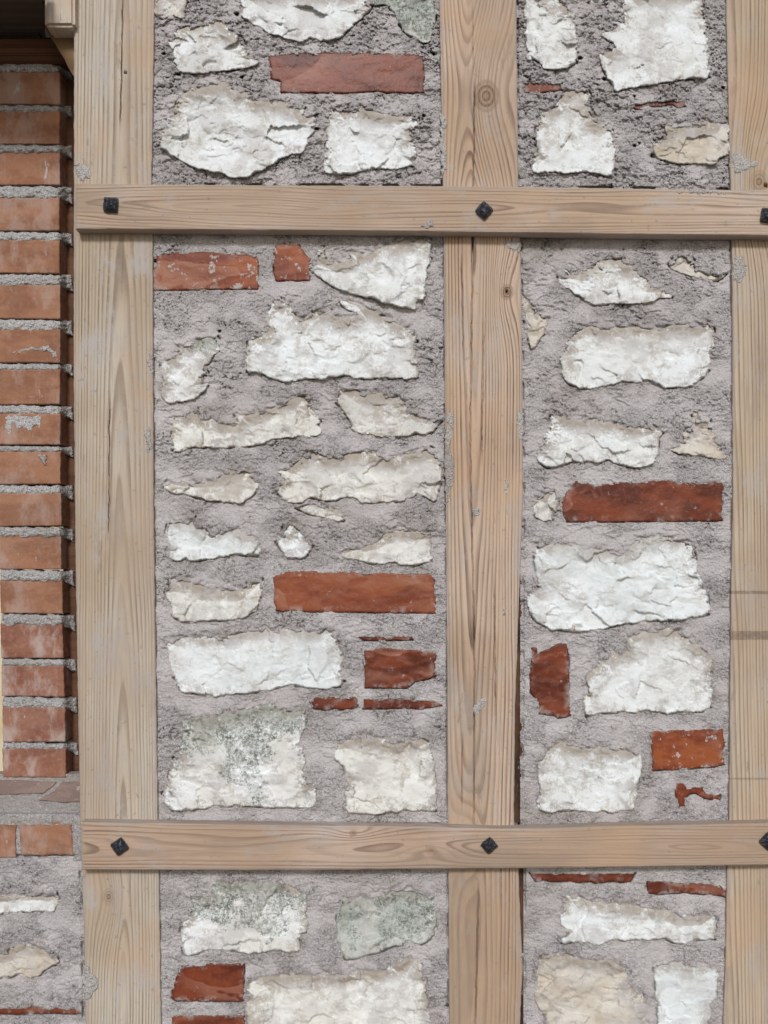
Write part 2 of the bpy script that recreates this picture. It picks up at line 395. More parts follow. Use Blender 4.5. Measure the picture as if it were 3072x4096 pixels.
# ------------------------------------------------------------------ embedded units (stones, bricks, crumbs)
def stone(parent, pts, kind, seed, proud=5.0, label=None, relief=1.0):
    poly = chaikin(pts, 1)
    g = 3.6
    X, Y = poly_grid(poly, g, 24)
    wx = X + 10*fbm(X/42, Y/42, 3, seed) + 2*perlin(X/9, Y/9, seed+3)
    wy = Y + 10*fbm(X/42, Y/42, 3, seed+50) + 2*perlin(X/9, Y/9, seed+53)
    sd = sdf(poly, wx, wy) - 10.0
    d = -sd
    gy, gx = np.gradient(sd, g)
    up = ss(.1, .8, -gy); dn = ss(.1, .8, gy)
    Rr = np.maximum(12 + 22*up - 4*dn + 7*perlin(X/40, Y/40, seed+7), 5)
    e = ss(0, 1, np.clip(d/Rr, 0, 1))
    sx = X + 30*fbm(X/80, Y/80, 5, seed+11); sy = Y + 30*fbm(X/80, Y/80, 5, seed+12)
    h = np.zeros(X.shape)
    for sc, sl, off, sq in ((180, .26, 1.6, 1.2), (80, .19, 1.3, 1.6), (30, .06, .3, 1.5)):
        q1, q2, cx, cy, gx_, gy_ = worley(sx/sc, sy*sq/sc, seed+int(sc))
        ax = (h01(gx_, gy_, seed+5)-.5)*2*sl; ay = (h01(gx_, gy_, seed+6)-.5)*2*sl
        soft = ss(-.2, .35, perlin(X/120, Y/120, seed+31+int(sc)))
        h += soft*(((sx/sc-cx)*ax+(sy*sq/sc-cy)*ay)*sc*K*1000 + (h01(gx_, gy_, seed+8)-.5)*off)
    # thin jagged ledges, and soft conchoidal hollows
    lf = fbm(X/95, Y/50, 6, seed+40); led = ss(-.012, .012, lf)*ss(0, .3, perlin(X/110, Y/80, seed+44))
    h += relief*1.9*led
    rid = np.abs(fbm(X/75, Y/34, 6, seed+45)); h -= relief*1.6*ss(.018, .0, rid)*ss(.0, .25, perlin(X/90, Y/90, seed+46))
    h += 2.6*fbm(X/85, Y/60, 3, seed+47) + (.12+.75*ss(.0, .3, perlin(X/80, Y/60, seed+48)))*.75*fbm(X/24, Y/14, 3, seed+41)
    rs = random.Random(seed)
    cxm, cym = poly.mean(0); hh_ = np.ptp(poly[:, 1])/2+1; ww_ = np.ptp(poly[:, 0])/2+1
    vv = (Y-cym)/hh_
    h = np.clip(h, -4.5, 5) + (X-cxm)/ww_*rs.uniform(-1, 1)
    H = ((proud-2.2) + 2.4*vv + h*relief*.85 - 14*(1-e))*.001
    ed = np.clip((d-30*up-6)/75, 0, 1)
    high = np.clip((cym-Y)/(np.ptp(poly[:, 1])/2+1), -1, 1)
    PX, PY = snap(X, Y, sd, g)
    o = grid_obj('stone', PX, PY, H, keep_in(sd), ST[kind], parent, .06, dict(edge=ed, high=high, rim=up-.4*dn))
    if label: o['label'] = label
    return o

def brick(parent, pts, kind, seed, proud=1.0, label=None, name='brick', skirt=.06, rag=1.0, conv=0.0, rnd=5.0, grow=3.0):
    poly = np.asarray(pts, float)
    g = 3.6
    X, Y = poly_grid(poly, g, 12)
    wx = X + rag*(3.5*perlin(X/26, Y/26, seed)+1.2*perlin(X/8, Y/8, seed+1)); wy = Y + rag*(3.5*perlin(X/26, Y/26, seed+2)+1.2*perlin(X/8, Y/8, seed+4))
    sd = sdf(poly, wx, wy) - grow
    d = -sd
    e = np.sqrt(np.clip(1-(1-np.clip(d/rnd, 0, 1))**2, 0, 1))
    h = 1.1*fbm(X/110, Y/70, 3, seed+9) + .25*fbm(X/14, Y/14, 3, seed+10) + conv*fbm(X/60, Y/40, 2, seed+14)
    H = (proud + h - (1-e)*rnd*.28)*.001
    PX, PY = snap(X, Y, sd, g)
    o = grid_obj(name, PX, PY, H, keep_in(sd), BR[kind], parent, skirt, dict(edge=np.clip(d/45, 0, 1), high=0*X))
    if label: o['label'] = label
    return o

def crumb(parent, pts, base, seed, thick=1.6, mat=None, name='mortar_smear', g=3.4):
    """thin lump of mortar left on another surface; base = height of that surface (m)"""
    poly = chaikin(pts, 1)
    X, Y = poly_grid(poly, g, 12)
    wx = X + 16*fbm(X/26, Y/26, 4, seed); wy = Y + 16*fbm(X/26, Y/26, 4, seed+5)
    sd = sdf(poly, wx, wy); sd = sd + 16*np.clip(perlin(X/15, Y/22, seed+9)-.05, 0, 1); d = -sd
    H = base + (-.6 + ss(0, 9, d)*(thick+.6) + .5*fbm(X/9, Y/9, 3, seed+7)*ss(0, 8, d))*.001
    PX, PY = snap(X, Y, sd, g)
    return grid_obj(name, PX, PY, H, keep_in(sd), mat or SMEAR, parent, .002, dict(edge=np.ones(X.shape), rough=.8+0*X))

def mortar(parent, bound, units, seed, rough=1.0, level=0.0, holes=()):
    """bound: outline of the panel; units: outlines of the stones/bricks set in it"""
    B = np.asarray(bound, float); g = 3.5
    X, Y = poly_grid(B, g, 2)
    sdB = sdf(B, X, Y)
    rm = np.clip(.62 + 1.5*fbm(X/150, Y/110, 3, seed), .20, 1.3)*rough          # trowelled versus crumbly
    wv = 12*fbm(X/40, Y/40, 3, seed+9)
    h = 3.4*fbm(X/150, Y/110, 4, seed+1)
    f1, f2, *_ = worley((X+wv)/15, (Y+wv)/13, seed+2); g1, g2, *_ = worley((X-wv)/33, (Y+wv)/26, seed+4)
    h += rm*(2.3*(.5-f1) + 3.4*(.5-g1)*ss(-.1, .3, perlin(X/90, Y/90, seed+6))) + rm*(2.1+1.6*perlin(X/60, Y/60, seed+19))*fbm(X/14, Y/10, 4, seed+5) + (.25+rm)*1.5*fbm(X/52, Y/26, 4, seed+18)
    if rough > 1.1:
        k1, k2, *_ = worley((X+1.6*wv)/48, (Y-1.6*wv)/34, seed+60)
        h += 4.2*(.45-k1)*ss(-.25, .15, perlin(X/140, Y/120, seed+61)) - 2.0*ss(.07, 0, k2-k1)
    rg = np.abs(fbm(X/95, Y/42, 4, seed+70)); h += 2.6*ss(.10, 0, rg)*ss(-.1, .25, perlin(X/160, Y/130, seed+71))
    cr = np.abs(fbm(X/75, Y/50, 4, seed+12)); h -= 7.0*rm*ss(.02, 0, cr)*ss(0, .25, perlin(X/120, Y/120, seed+13))
    pit = perlin(X/17, Y/15, seed+15) + .5*perlin(X/7, Y/7, seed+16)
    h -= 6.5*ss(.62, .85, pit)*np.clip(rm-.35, 0, 1)
    H = h + level
    edge = np.ones(X.shape)
    for k, (typ, poly) in enumerate(units):
        P = np.asarray(poly, float); bk = typ == 'b'; am = 2.5 if bk else 6.0
        x0, y0 = P.min(0)-60; x1, y1 = P.max(0)+60
        c0 = int(np.clip((x0-X[0, 0])//g, 0, X.shape[1]-2)); c1 = int(np.clip((x1-X[0, 0])//g+2, 2, X.shape[1]))
        r0 = int(np.clip((y0-Y[0, 0])//g, 0, X.shape[0]-2)); r1 = int(np.clip((y1-Y[0, 0])//g+2, 2, X.shape[0]))
        if c1-c0 < 3 or r1-r0 < 3: continue
        sl = (slice(r0, r1), slice(c0, c1)); x = X[sl]; y = Y[sl]
        wx = x + am*fbm(x/30, y/30, 3, seed+k); wy = y + am*fbm(x/30, y/30, 3, seed+k+70)
        sd = sdf(P, wx, wy)
        gy, gx = np.gradient(sd, g)
        up = ss(.2, .9, -gy); dn = ss(.2, .9, gy)
        # mortar dabbed over the top edges, open cracks under the lower ones
        lap = (1 + 5*up*ss(.0, .5, perlin(x/38, y/38, seed+k+90)) - 2*dn) if bk else (6 + 16*up*ss(-.2, .5, perlin(x/38, y/38, seed+k+90)) + 6*(1-dn)*perlin(x/30, y/30, seed+k+92) - 8*dn)
        hh = H[sl]
        hh = hh + (0 if bk else 1)*(up*1.6+.5)*(.8+2.6*perlin(x/26, y/20, seed+k+93))*ss(30, 0, np.abs(sd+7))
        open_ = ss(-.10, .22, perlin(x/75, y/75, seed+k+95) + (.35 if bk else 0))
        hh = hh - (14*dn*open_ + 9*(1-dn)*(1-up)*ss(.2, .45, perlin(x/50, y/50, seed+k+97)))*ss(5.5, 1.5, np.abs(sd-(4 if not bk else 1)))
        hh = np.where(-sd > lap+(2 if bk else 10)*up, hh - 17*ss(0, 12, -sd-lap-(2 if bk else 10)*up), hh)
        H[sl] = hh
        edge[sl] = np.minimum(edge[sl], np.clip(sd/34, 0, 1))
    dB = -sdB
    H -= (7*ss(-.05, .3, perlin(X/80, Y/80, seed+22))+1.0)*ss(9, 3, dB+1.5*perlin(X/12, Y/12, seed+23))
    for hx, hy, hr in holes:
        rr = np.hypot(X-hx, (Y-hy)*1.3) + 11*fbm(X/16, Y/16, 3, seed+33)
        H -= 18*ss(hr, hr*.4, rr)
    return grid_obj('mortar', X, Y, H*.001, keep_in(sdB - 16), MORTAR, parent, .09, dict(edge=edge, rough=np.clip(rm, 0, 1)))

# ------------------------------------------------------------------ posts and battens
POST_H = .005
BAT_H = .025
def lerp_poly(pts, v):
    p = np.array(pts, float); return np.interp(v, p[:, 0], p[:, 1])

def post(label, left, right, mat, seed, cracks=(), holes=(), y0=-300, y1=4400):
    """left/right: list of (py, px) for the two arrises"""
    t = thing('wooden_post', (left[-1][1]+right[-1][1])/2, y1, label, 'wooden post', 'vertical timber posts of the frame', POST_H)
    v = np.arange(y0, y1+8, 8.0); L = lerp_poly(left, v)+1.6*fbm(v/60, v*0, 3, seed)*2; R = lerp_poly(right, v)+1.6*fbm(v/50, v*0+5, 3, seed+1)*2
    nu = 130; u = np.linspace(0, 1, nu)
    X = L[:, None]+(R-L)[:, None]*u[None]; Y = np.repeat(v[:, None], nu, 1)
    dl = X-L[:, None]; dr = R[:, None]-X; d = np.minimum(dl, dr)
    H = np.zeros(X.shape) - 1.6*(1-np.sqrt(np.clip(1-(1-np.clip(d/5, 0, 1))**2, 0, 1)))
    H += .8*fbm(X/70, Y/600, 3, seed+2)
    for path, w, dep in cracks:
        p = np.array(path, float)
        cx = np.interp(v, p[:, 0], p[:, 1])[:, None] + 2.5*fbm(v/70, v*0, 3, seed+6)[:, None]*2
        on = (ss(p[0, 0]-1, p[0, 0]+140, v)*ss(p[-1, 0]+1, p[-1, 0]-140, v))[:, None]
        H -= dep*on*ss(w, w*.3, np.abs(X-cx))
    for hx, hy, hr in holes: H -= 8*ss(hr, hr*.6, np.hypot(X-hx, Y-hy))
    o = grid_obj('timber', X, Y, POST_H+H*.001, np.ones((len(v)-1, nu-1), bool), mat, t, .10, dict(near=1-np.clip(d/34, 0, 1)))
    return t

def batten(label, top, bot, x0, x1, mat, seed):
    t = thing('wooden_batten', x0, lerp_poly(bot, x0), label, 'wooden batten', 'horizontal battens bolted over the posts', POST_H)
    h = np.arange(x0, x1+8, 7.0); T = lerp_poly(top, h)+2*fbm(h/50, h*0, 3, seed); B = lerp_poly(bot, h)+2*fbm(h/60, h*0+3, 3, seed+1)
    nv = 60; u = np.linspace(0, 1, nv)
    Y = T[None]+(B-T)[None]*u[:, None]; X = np.repeat(h[None], nv, 0)
    d = np.minimum(np.minimum(Y-T[None], B[None]-Y), X-x0)
    H = -1.8*(1-np.sqrt(np.clip(1-(1-np.clip(d/6, 0, 1))**2, 0, 1))) + .6*fbm(X/500, Y/60, 3, seed+2)
    grid_obj('board', X, Y, BAT_H+H*.001, np.ones((nv-1, len(h)-1), bool), mat, t, .0195, dict(near=1-np.clip(d/22, 0, 1)))
    return t

def bolt(parent, px, py, size, rot, seed):
    """hammered square pyramid head standing on the batten"""
    rs = random.Random(seed); g = 1.6; r = size/2
    X, Y = np.meshgrid(np.arange(-r*1.5, r*1.5, g), np.arange(-r*1.5, r*1.5, g))
    c, s = math.cos(rot), math.sin(rot)
    U = X*c+Y*s; V = -X*s+Y*c
    m = (np.abs(U)**7+np.abs(V)**7)**(1/7)
    sd = m - r + 1.2*perlin(X/9, Y/9, seed)
    ox, oy = rs.uniform(-3, 3), rs.uniform(-3, 3)
    mm = np.maximum(np.abs(U-ox*np.clip(1-m/r, 0, 1)), np.abs(V-oy*np.clip(1-m/r, 0, 1)))
    H = 4.0 + 9.0*np.clip(1-mm/r, 0, 1)**.9 - 3.0*ss(r*.86, r, m) + .7*fbm(X/9, Y/9, 3, seed+2)
    H = np.where(mm < r*.1, H.max()*.93, H)
    PX, PY = snap(X, Y, sd, g)
    return grid_obj('bolt_head', PX+px, PY+py, BAT_H+H*.001, keep_in(sd), IRON, parent, .0075)

def zloc(px, py, p): # local object coordinate of a pixel on a full-height post/batten mesh (for knots)
    return None

PH = 4220
def mk_wood_post(name, cx_px, mid, **kw):
    return wood_mat(name, 'Z', kw.pop('cen', 0.0), kw.pop('d0', .02), kw.pop('slope', .03), **kw)
def kz(py): return (2050-py)*K       # knot height in a post's object space (mesh centre = py 2050)

left_post = post('pale timber post at the left of the wall beside the brick pier',
    [(-60,296),(700,296),(1500,295),(2200,302),(2800,312),(3280,321),(3480,326),(3700,336),(4160,343)],
    [(-60,619),(400,612),(740,606),(930,611),(2000,614),(2600,622),(3280,631),(3480,636),(4160,645)],
    wood_mat('pale_timber', 'Z', .008, .020, .022, knots=[(-.012, kz(3580), .010, .4)], light=(.54, .475, .395), dark=(.17, .125, .09), freq=250, wobble=.55, seed=1.3, grey=.5),
    11, cracks=[([(-60,492),(330,486),(560,480)], 3.2, 9), ([(1540,440),(2200,434)], 3.0, 9), ([(700,500),(1300,485)], 1.4, 2)],
    holes=[(502, 291, 7)])
mid_post = post('knotty timber post in the middle with a long drying crack',
    [(-60,1757),(300,1763),(740,1771),(950,1775),(1700,1780),(2600,1788),(3280,1791),(3480,1793),(4160,1797)],
    [(-60,2064),(350,2069),(740,2074),(950,2081),(1400,2089),(2000,2092),(2400,2076),(2600,2069),(2850,2060),(3280,2056),(3480,2074),(3650,2080),(3870,2092),(4000,2084),(4160,2078)],
    wood_mat('knotty_timber', 'Z', -.012, .022, -.017, knots=[(.007, kz(388), .019, .95), (.036, kz(1170), .0095, 1.0), (-.02, kz(3350), .01, .3)], light=(.565, .43, .33), dark=(.15, .092, .066), freq=260, wobble=.7, seed=4.1, grey=.3),
    23, cracks=[([(300,1898),(900,1892),(1800,1880),(2600,1898),(3330,1895)], 3.3, 13), ([(1000,1845),(1500,1855)], 3, 9), ([(2900,1850),(3290,1846)], 3, 9), ([(1250,1935),(1900,1925)], 3.2, 10), ([(2300,1975),(3000,1985)], 3.0, 10), ([(3500,1915),(4160,1900)], 3.6, 12), ([(-60,1890),(350,1893)], 1.8, 4)],
    holes=[(2026, 1168, 7)])
right_post = post('straight grained timber post cut off by the right edge of the photo',
    [(-60,2902),(350,2911),(740,2921),(960,2927),(2000,2931),(2500,2922),(3280,2916),(3480,2907),(3800,2903),(4160,2890)],
    [(-60,3225),(4160,3225)],
    wood_mat('straight_timber', 'Z', -.055, .03, .016, knots=[(-.008, kz(730), .014, .5)], light=(.55, .45, .34), dark=(.18, .122, .085), freq=260, wobble=.4, bands=[(kz(2372), kz(2362), .55), (kz(2554), kz(2522), .6), (kz(3112), kz(3107), .4)], seed=7.7, grey=.35),
    37, cracks=[([(1560,3034),(1700,3036)], 2.5, 5), ([(2600,3060),(2750,3062)], 1.6, 3)], holes=[(3062, 745, 10)])
# dark bark left on the right arris of the middle post
for k, pts in enumerate(([(2090,2040),(2096,2060),(2097,3290),(2050,3290),(2056,2850),(2068,2580),(2078,2350)],
                         [(2070,3470),(2098,3470),(2098,4150),(2070,4150)])):
    X, Y = poly_grid(pts, 3.5, 4); sd = sdf(pts, X+3*fbm(X/20, Y/30, 2, 5+k), Y)
    t_ = ss(2050, 2096, X)
    H = POST_H - .004 - .010*t_ + .0015*fbm(X/14, Y/60, 3, 8+k)
    PX, PY = snap(X, Y, sd, 3.5)
    o = grid_obj('bark_edge', PX, PY, H, keep_in(sd), BARK, mid_post, .02, dict(edge=np.ones(X.shape), rough=.8+0*X))
    o['label'] = 'dark strip of bark along the arris of the post'

top_batten = batten('upper horizontal batten with a square bolt at its left end',
    [(302,735),(900,741),(1600,744),(2100,748),(2600,756),(3300,765)], [(302,917),(900,920),(1500,925),(2100,932),(2600,939),(3300,945)],
    302, 3250, wood_mat('reddish_board', 'X', .002, .004, .012, wobble=2.2, knots=[], light=(.56, .435, .34), dark=(.20, .125, .092), freq=270, seed=2.2, grey=.35), 51)
low_batten = batten('lower horizontal batten fixed by tilted bolts',
    [(322,3288),(1200,3301),(1700,3306),(2000,3315),(2200,3312),(2450,3303),(2800,3298),(3300,3285)], [(322,3479),(1200,3480),(1800,3475),(2400,3469),(3300,3457)],
    326, 3250, wood_mat('pinkish_board', 'X', -.002, .005, -.012, wobble=2.2, knots=[(.018, (1418-1788)*K, .005, .6), (-.006, (1725-1788)*K, .007, .45)], light=(.56, .43, .345), dark=(.20, .125, .092), freq=270, seed=5.9, grey=.3), 63)
for p, x, y, s, r in ((top_batten, 443, 819, 60, .06), (top_batten, 1937, 841, 56, .72), (top_batten, 3072, 861, 58, .15),
                      (low_batten, 478, 3387, 58, .95), (low_batten, 1957, 3383, 54, .85), (low_batten, 3074, 3366, 58, .75)):
    bolt(p, x, y, s, r, int(x))

# mortar splashed on the timber
for p, s, base in (
    (left_post, 'a 830,1750 900,1790 980,1850 1050,1990 850,2012 832,1900', POST_H),
    (left_post, 'c 1690,800 1600,840 1575,920 1590,1000 1620,1150 1690,1180', POST_H),
    (left_post, 'b 1690,1900 1630,1980 1620,2080 1650,2180 1690,2250', POST_H),
    (left_post, 'f 920,1550 1000,1580 1060,1700 1130,1740 1080,1850 1000,1950 920,1960', POST_H),
    (left_post, 'f 890,520 950,540 960,580 920,620 890,640', POST_H),
    (mid_post, 'M 40,150 240,170 240,330 170,300 60,270', POST_H),
    (mid_post, 'O 140,150 265,90 265,450 205,430 195,300', POST_H),
    (mid_post, 'O 20,870 80,860 100,910 95,1040 70,1080 50,1000', POST_H),
    (mid_post, 'R 30,90 70,90 80,190 50,210 30,160', POST_H),
    (mid_post, 'Z 1012,1540 1040,1502 1056,1510 1035,1545', POST_H),
    (mid_post, 'Z 1018,1100 1036,1090 1040,1108 1020,1125', POST_H),
    (mid_post, 'T 170,1430 280,1420 290,1470 200,1480', POST_H),
    (mid_post, 'B 1545,1250 1610,1290 1630,1400 1590,1480 1640,1800 1600,1950 1545,1980', POST_H),
    (mid_post, 'Z 960,880 985,900 975,960 985,1010 970,1090 960,1100', POST_H),
    (right_post, 'D 1240,1660 1360,1670 1380,1740 1560,1790 1570,1850 1400,1900 1360,1940 1240,1900', POST_H),
    (right_post, 'N 1250,350 1400,340 1440,450 1430,600 1330,650 1250,600', POST_H),
    (top_batten, 'D 600,2105 760,2095 1000,2105 1230,2110 1200,2170 1100,2140 960,2165 850,2150 700,2155', BAT_H),
    (top_batten, 'Z 908,480 930,470 940,490 915,500', BAT_H),
    ):
    crumb(p, tr(s), base, 90+len(s), 1.5)

# ------------------------------------------------------------------ rubble panels
rng_seed = 100
def panel(label, pos, bound, items, seed, rough=1.0, holes=(), level=0.0, group='rubble panels between the timbers'):
    t = thing('rubble_infill', pos[0], pos[1], label, 'rubble panel', group)
    outs = []
    for k, it in enumerate(items):
        typ, kind, s = it[0], it[1], it[2]; lab = it[3] if len(it) > 3 else None; opt = it[4] if len(it) > 4 else {}
        pts = tr(s); outs.append((typ, pts))
        if typ == 's': stone(t, pts, kind, seed*37+k*13, label=lab, **opt)
        else: brick(t, pts, kind, seed*41+k*17, label=lab, **opt)
    mortar(t, bound, outs, seed, rough, level, holes)
    return t

panel('crumbly rubble panel above the upper batten, left of the knotty post', (1190, 735),
  [(614,-260),(1764,-260),(1770,745),(604,738)], [
  ('s','cream','A 75,-120 60,60 50,150 130,195 260,170 370,190 385,110 415,20 410,-120','small cream stone cut by the top edge'),
  ('s','white','A 310,280 430,230 480,260 600,200 780,170 830,230 900,310 990,390 1040,480 1080,550 1100,600 1180,640 1210,690 1060,745 850,770 600,790 470,805 350,800 290,720 270,620 240,520 200,470 230,420 270,380','white stone with a lopsided top'),
  ('s','white','A 960,-120 1020,60 1030,180 1140,250 1260,330 1350,360 1460,390 1500,420 1640,450 B 160,400 250,445 420,420 480,380 540,300 640,220 720,150 790,90 750,40 745,-120','big white stone cut by the top edge', dict(proud=6)),
  ('s','green','B 810,-120 800,60 960,40 1050,150 1100,260 1140,330 1200,380 1380,470 1460,440 1490,250 1500,-120','green stone cut by the top edge', dict(proud=3)),
  ('b','red','A 1310,620 1345,760 1345,860 1450,900 1450,1010 B 0,1020 560,1022 870,1000 950,1022 1370,1020 1365,640 1260,605 700,590 0,590','long dark red brick'),
  ('s','white','A 370,990 430,960 640,920 780,870 870,900 960,970 1130,1020 1150,1090 1260,1070 1400,1090 1500,1090 1540,1140 1650,1180 B 50,1190 60,1260 150,1280 165,1330 150,1400 160,1450 90,1500 60,1660 A 1650,1670 1580,1690 1440,1740 1400,1790 1270,1860 1150,1900 1080,1940 880,1955 780,1900 620,1870 490,1840 350,1770 160,1660 120,1620 130,1540 160,1430 200,1320 260,1240 320,1080','largest white stone of the panel', dict(proud=7)),
  ('s','white','B 370,1170 430,1165 640,1155 760,1170 860,1205 960,1220 1220,1240 1300,1300 1310,1370 1230,1420 1240,1520 1290,1620 1290,1700 1240,1780 1240,1830 1050,1860 880,1850 700,1870 560,1920 300,1915 270,1850 265,1700 300,1600 300,1400 330,1290','squarish white stone'),
  ], 3, 1.25, holes=[(945,57,12),(652,215,9),(712,298,12),(968,308,10),(1268,460,10),(1265,515,9),(1735,215,10),(1695,462,11)])

panel('rubble panel above the upper batten between the knotty and the right post', (2490, 745),
  [(2066,-260),(2908,-260),(2924,758),(2072,748)], [
  ('s','white','C 255,-120 265,100 265,330 290,450 300,560 290,640 390,650 450,690 520,755 720,740 820,700 850,560 850,470 830,380 825,230 845,180 820,90 760,60 700,20 640,-120','upright white stone cut by the top edge'),
  ('s','white','C 1390,-120 1340,90 1350,170 1250,220 1270,270 1150,310 1115,380 1190,430 1270,480 1180,560 1110,590 1110,660 1150,760 1200,860 1240,880 1250,990 1310,995 1450,950 1640,940 D 430,910 560,895 610,880 700,870 870,860 1010,840 1000,600 990,430 970,300 985,200 940,100 925,-120','big smooth white block', dict(proud=5, relief=.6)),
  ('s','green','C 960,-120 990,40 1170,40 1210,-120','sliver of dark green stone', dict(proud=-5)),
  ('b','red','C 270,910 420,905 480,935 530,915 680,920 690,990 540,1005 410,1035 280,1015 268,960','thin chip of red brick', dict(proud=-2)),
  ('s','white','C 750,950 860,945 980,980 1000,1080 960,1130 1010,1210 1060,1310 1130,1360 1200,1400 1240,1450 1240,1550 1265,1620 1260,1740 1265,1850 1230,1930 1150,1930 1050,1880 900,1890 740,1905 600,1875 440,1900 350,1890 350,1780 380,1700 420,1680 420,1560 400,1500 410,1390 440,1280 470,1220 570,1160 640,1060 700,990','white stone narrowing to the top', dict(relief=.7)),
  ('b','red','D 170,1150 260,1130 430,1110 600,1100 650,1115 745,1120 740,1170 670,1185 600,1150 480,1168 350,1170 250,1195 190,1205','thin broken chip of red brick', dict(proud=-2)),
  ('s','beige','D 490,1390 560,1370 700,1345 860,1350 920,1310 1050,1320 1200,1310 1240,1400 1240,1690 1150,1720 1060,1800 900,1800 740,1800 600,1800 490,1750 420,1740 385,1650 400,1560 500,1500 520,1440','beige stone touching the right post'),
  ], 5, 1.2, holes=[(2320,232,11),(2306,250,9),(2422,318,14),(2610,624,14),(2140,556,8),(2557,572,8),(2536,584,8),(2893,350,9),(2537,388,7)])

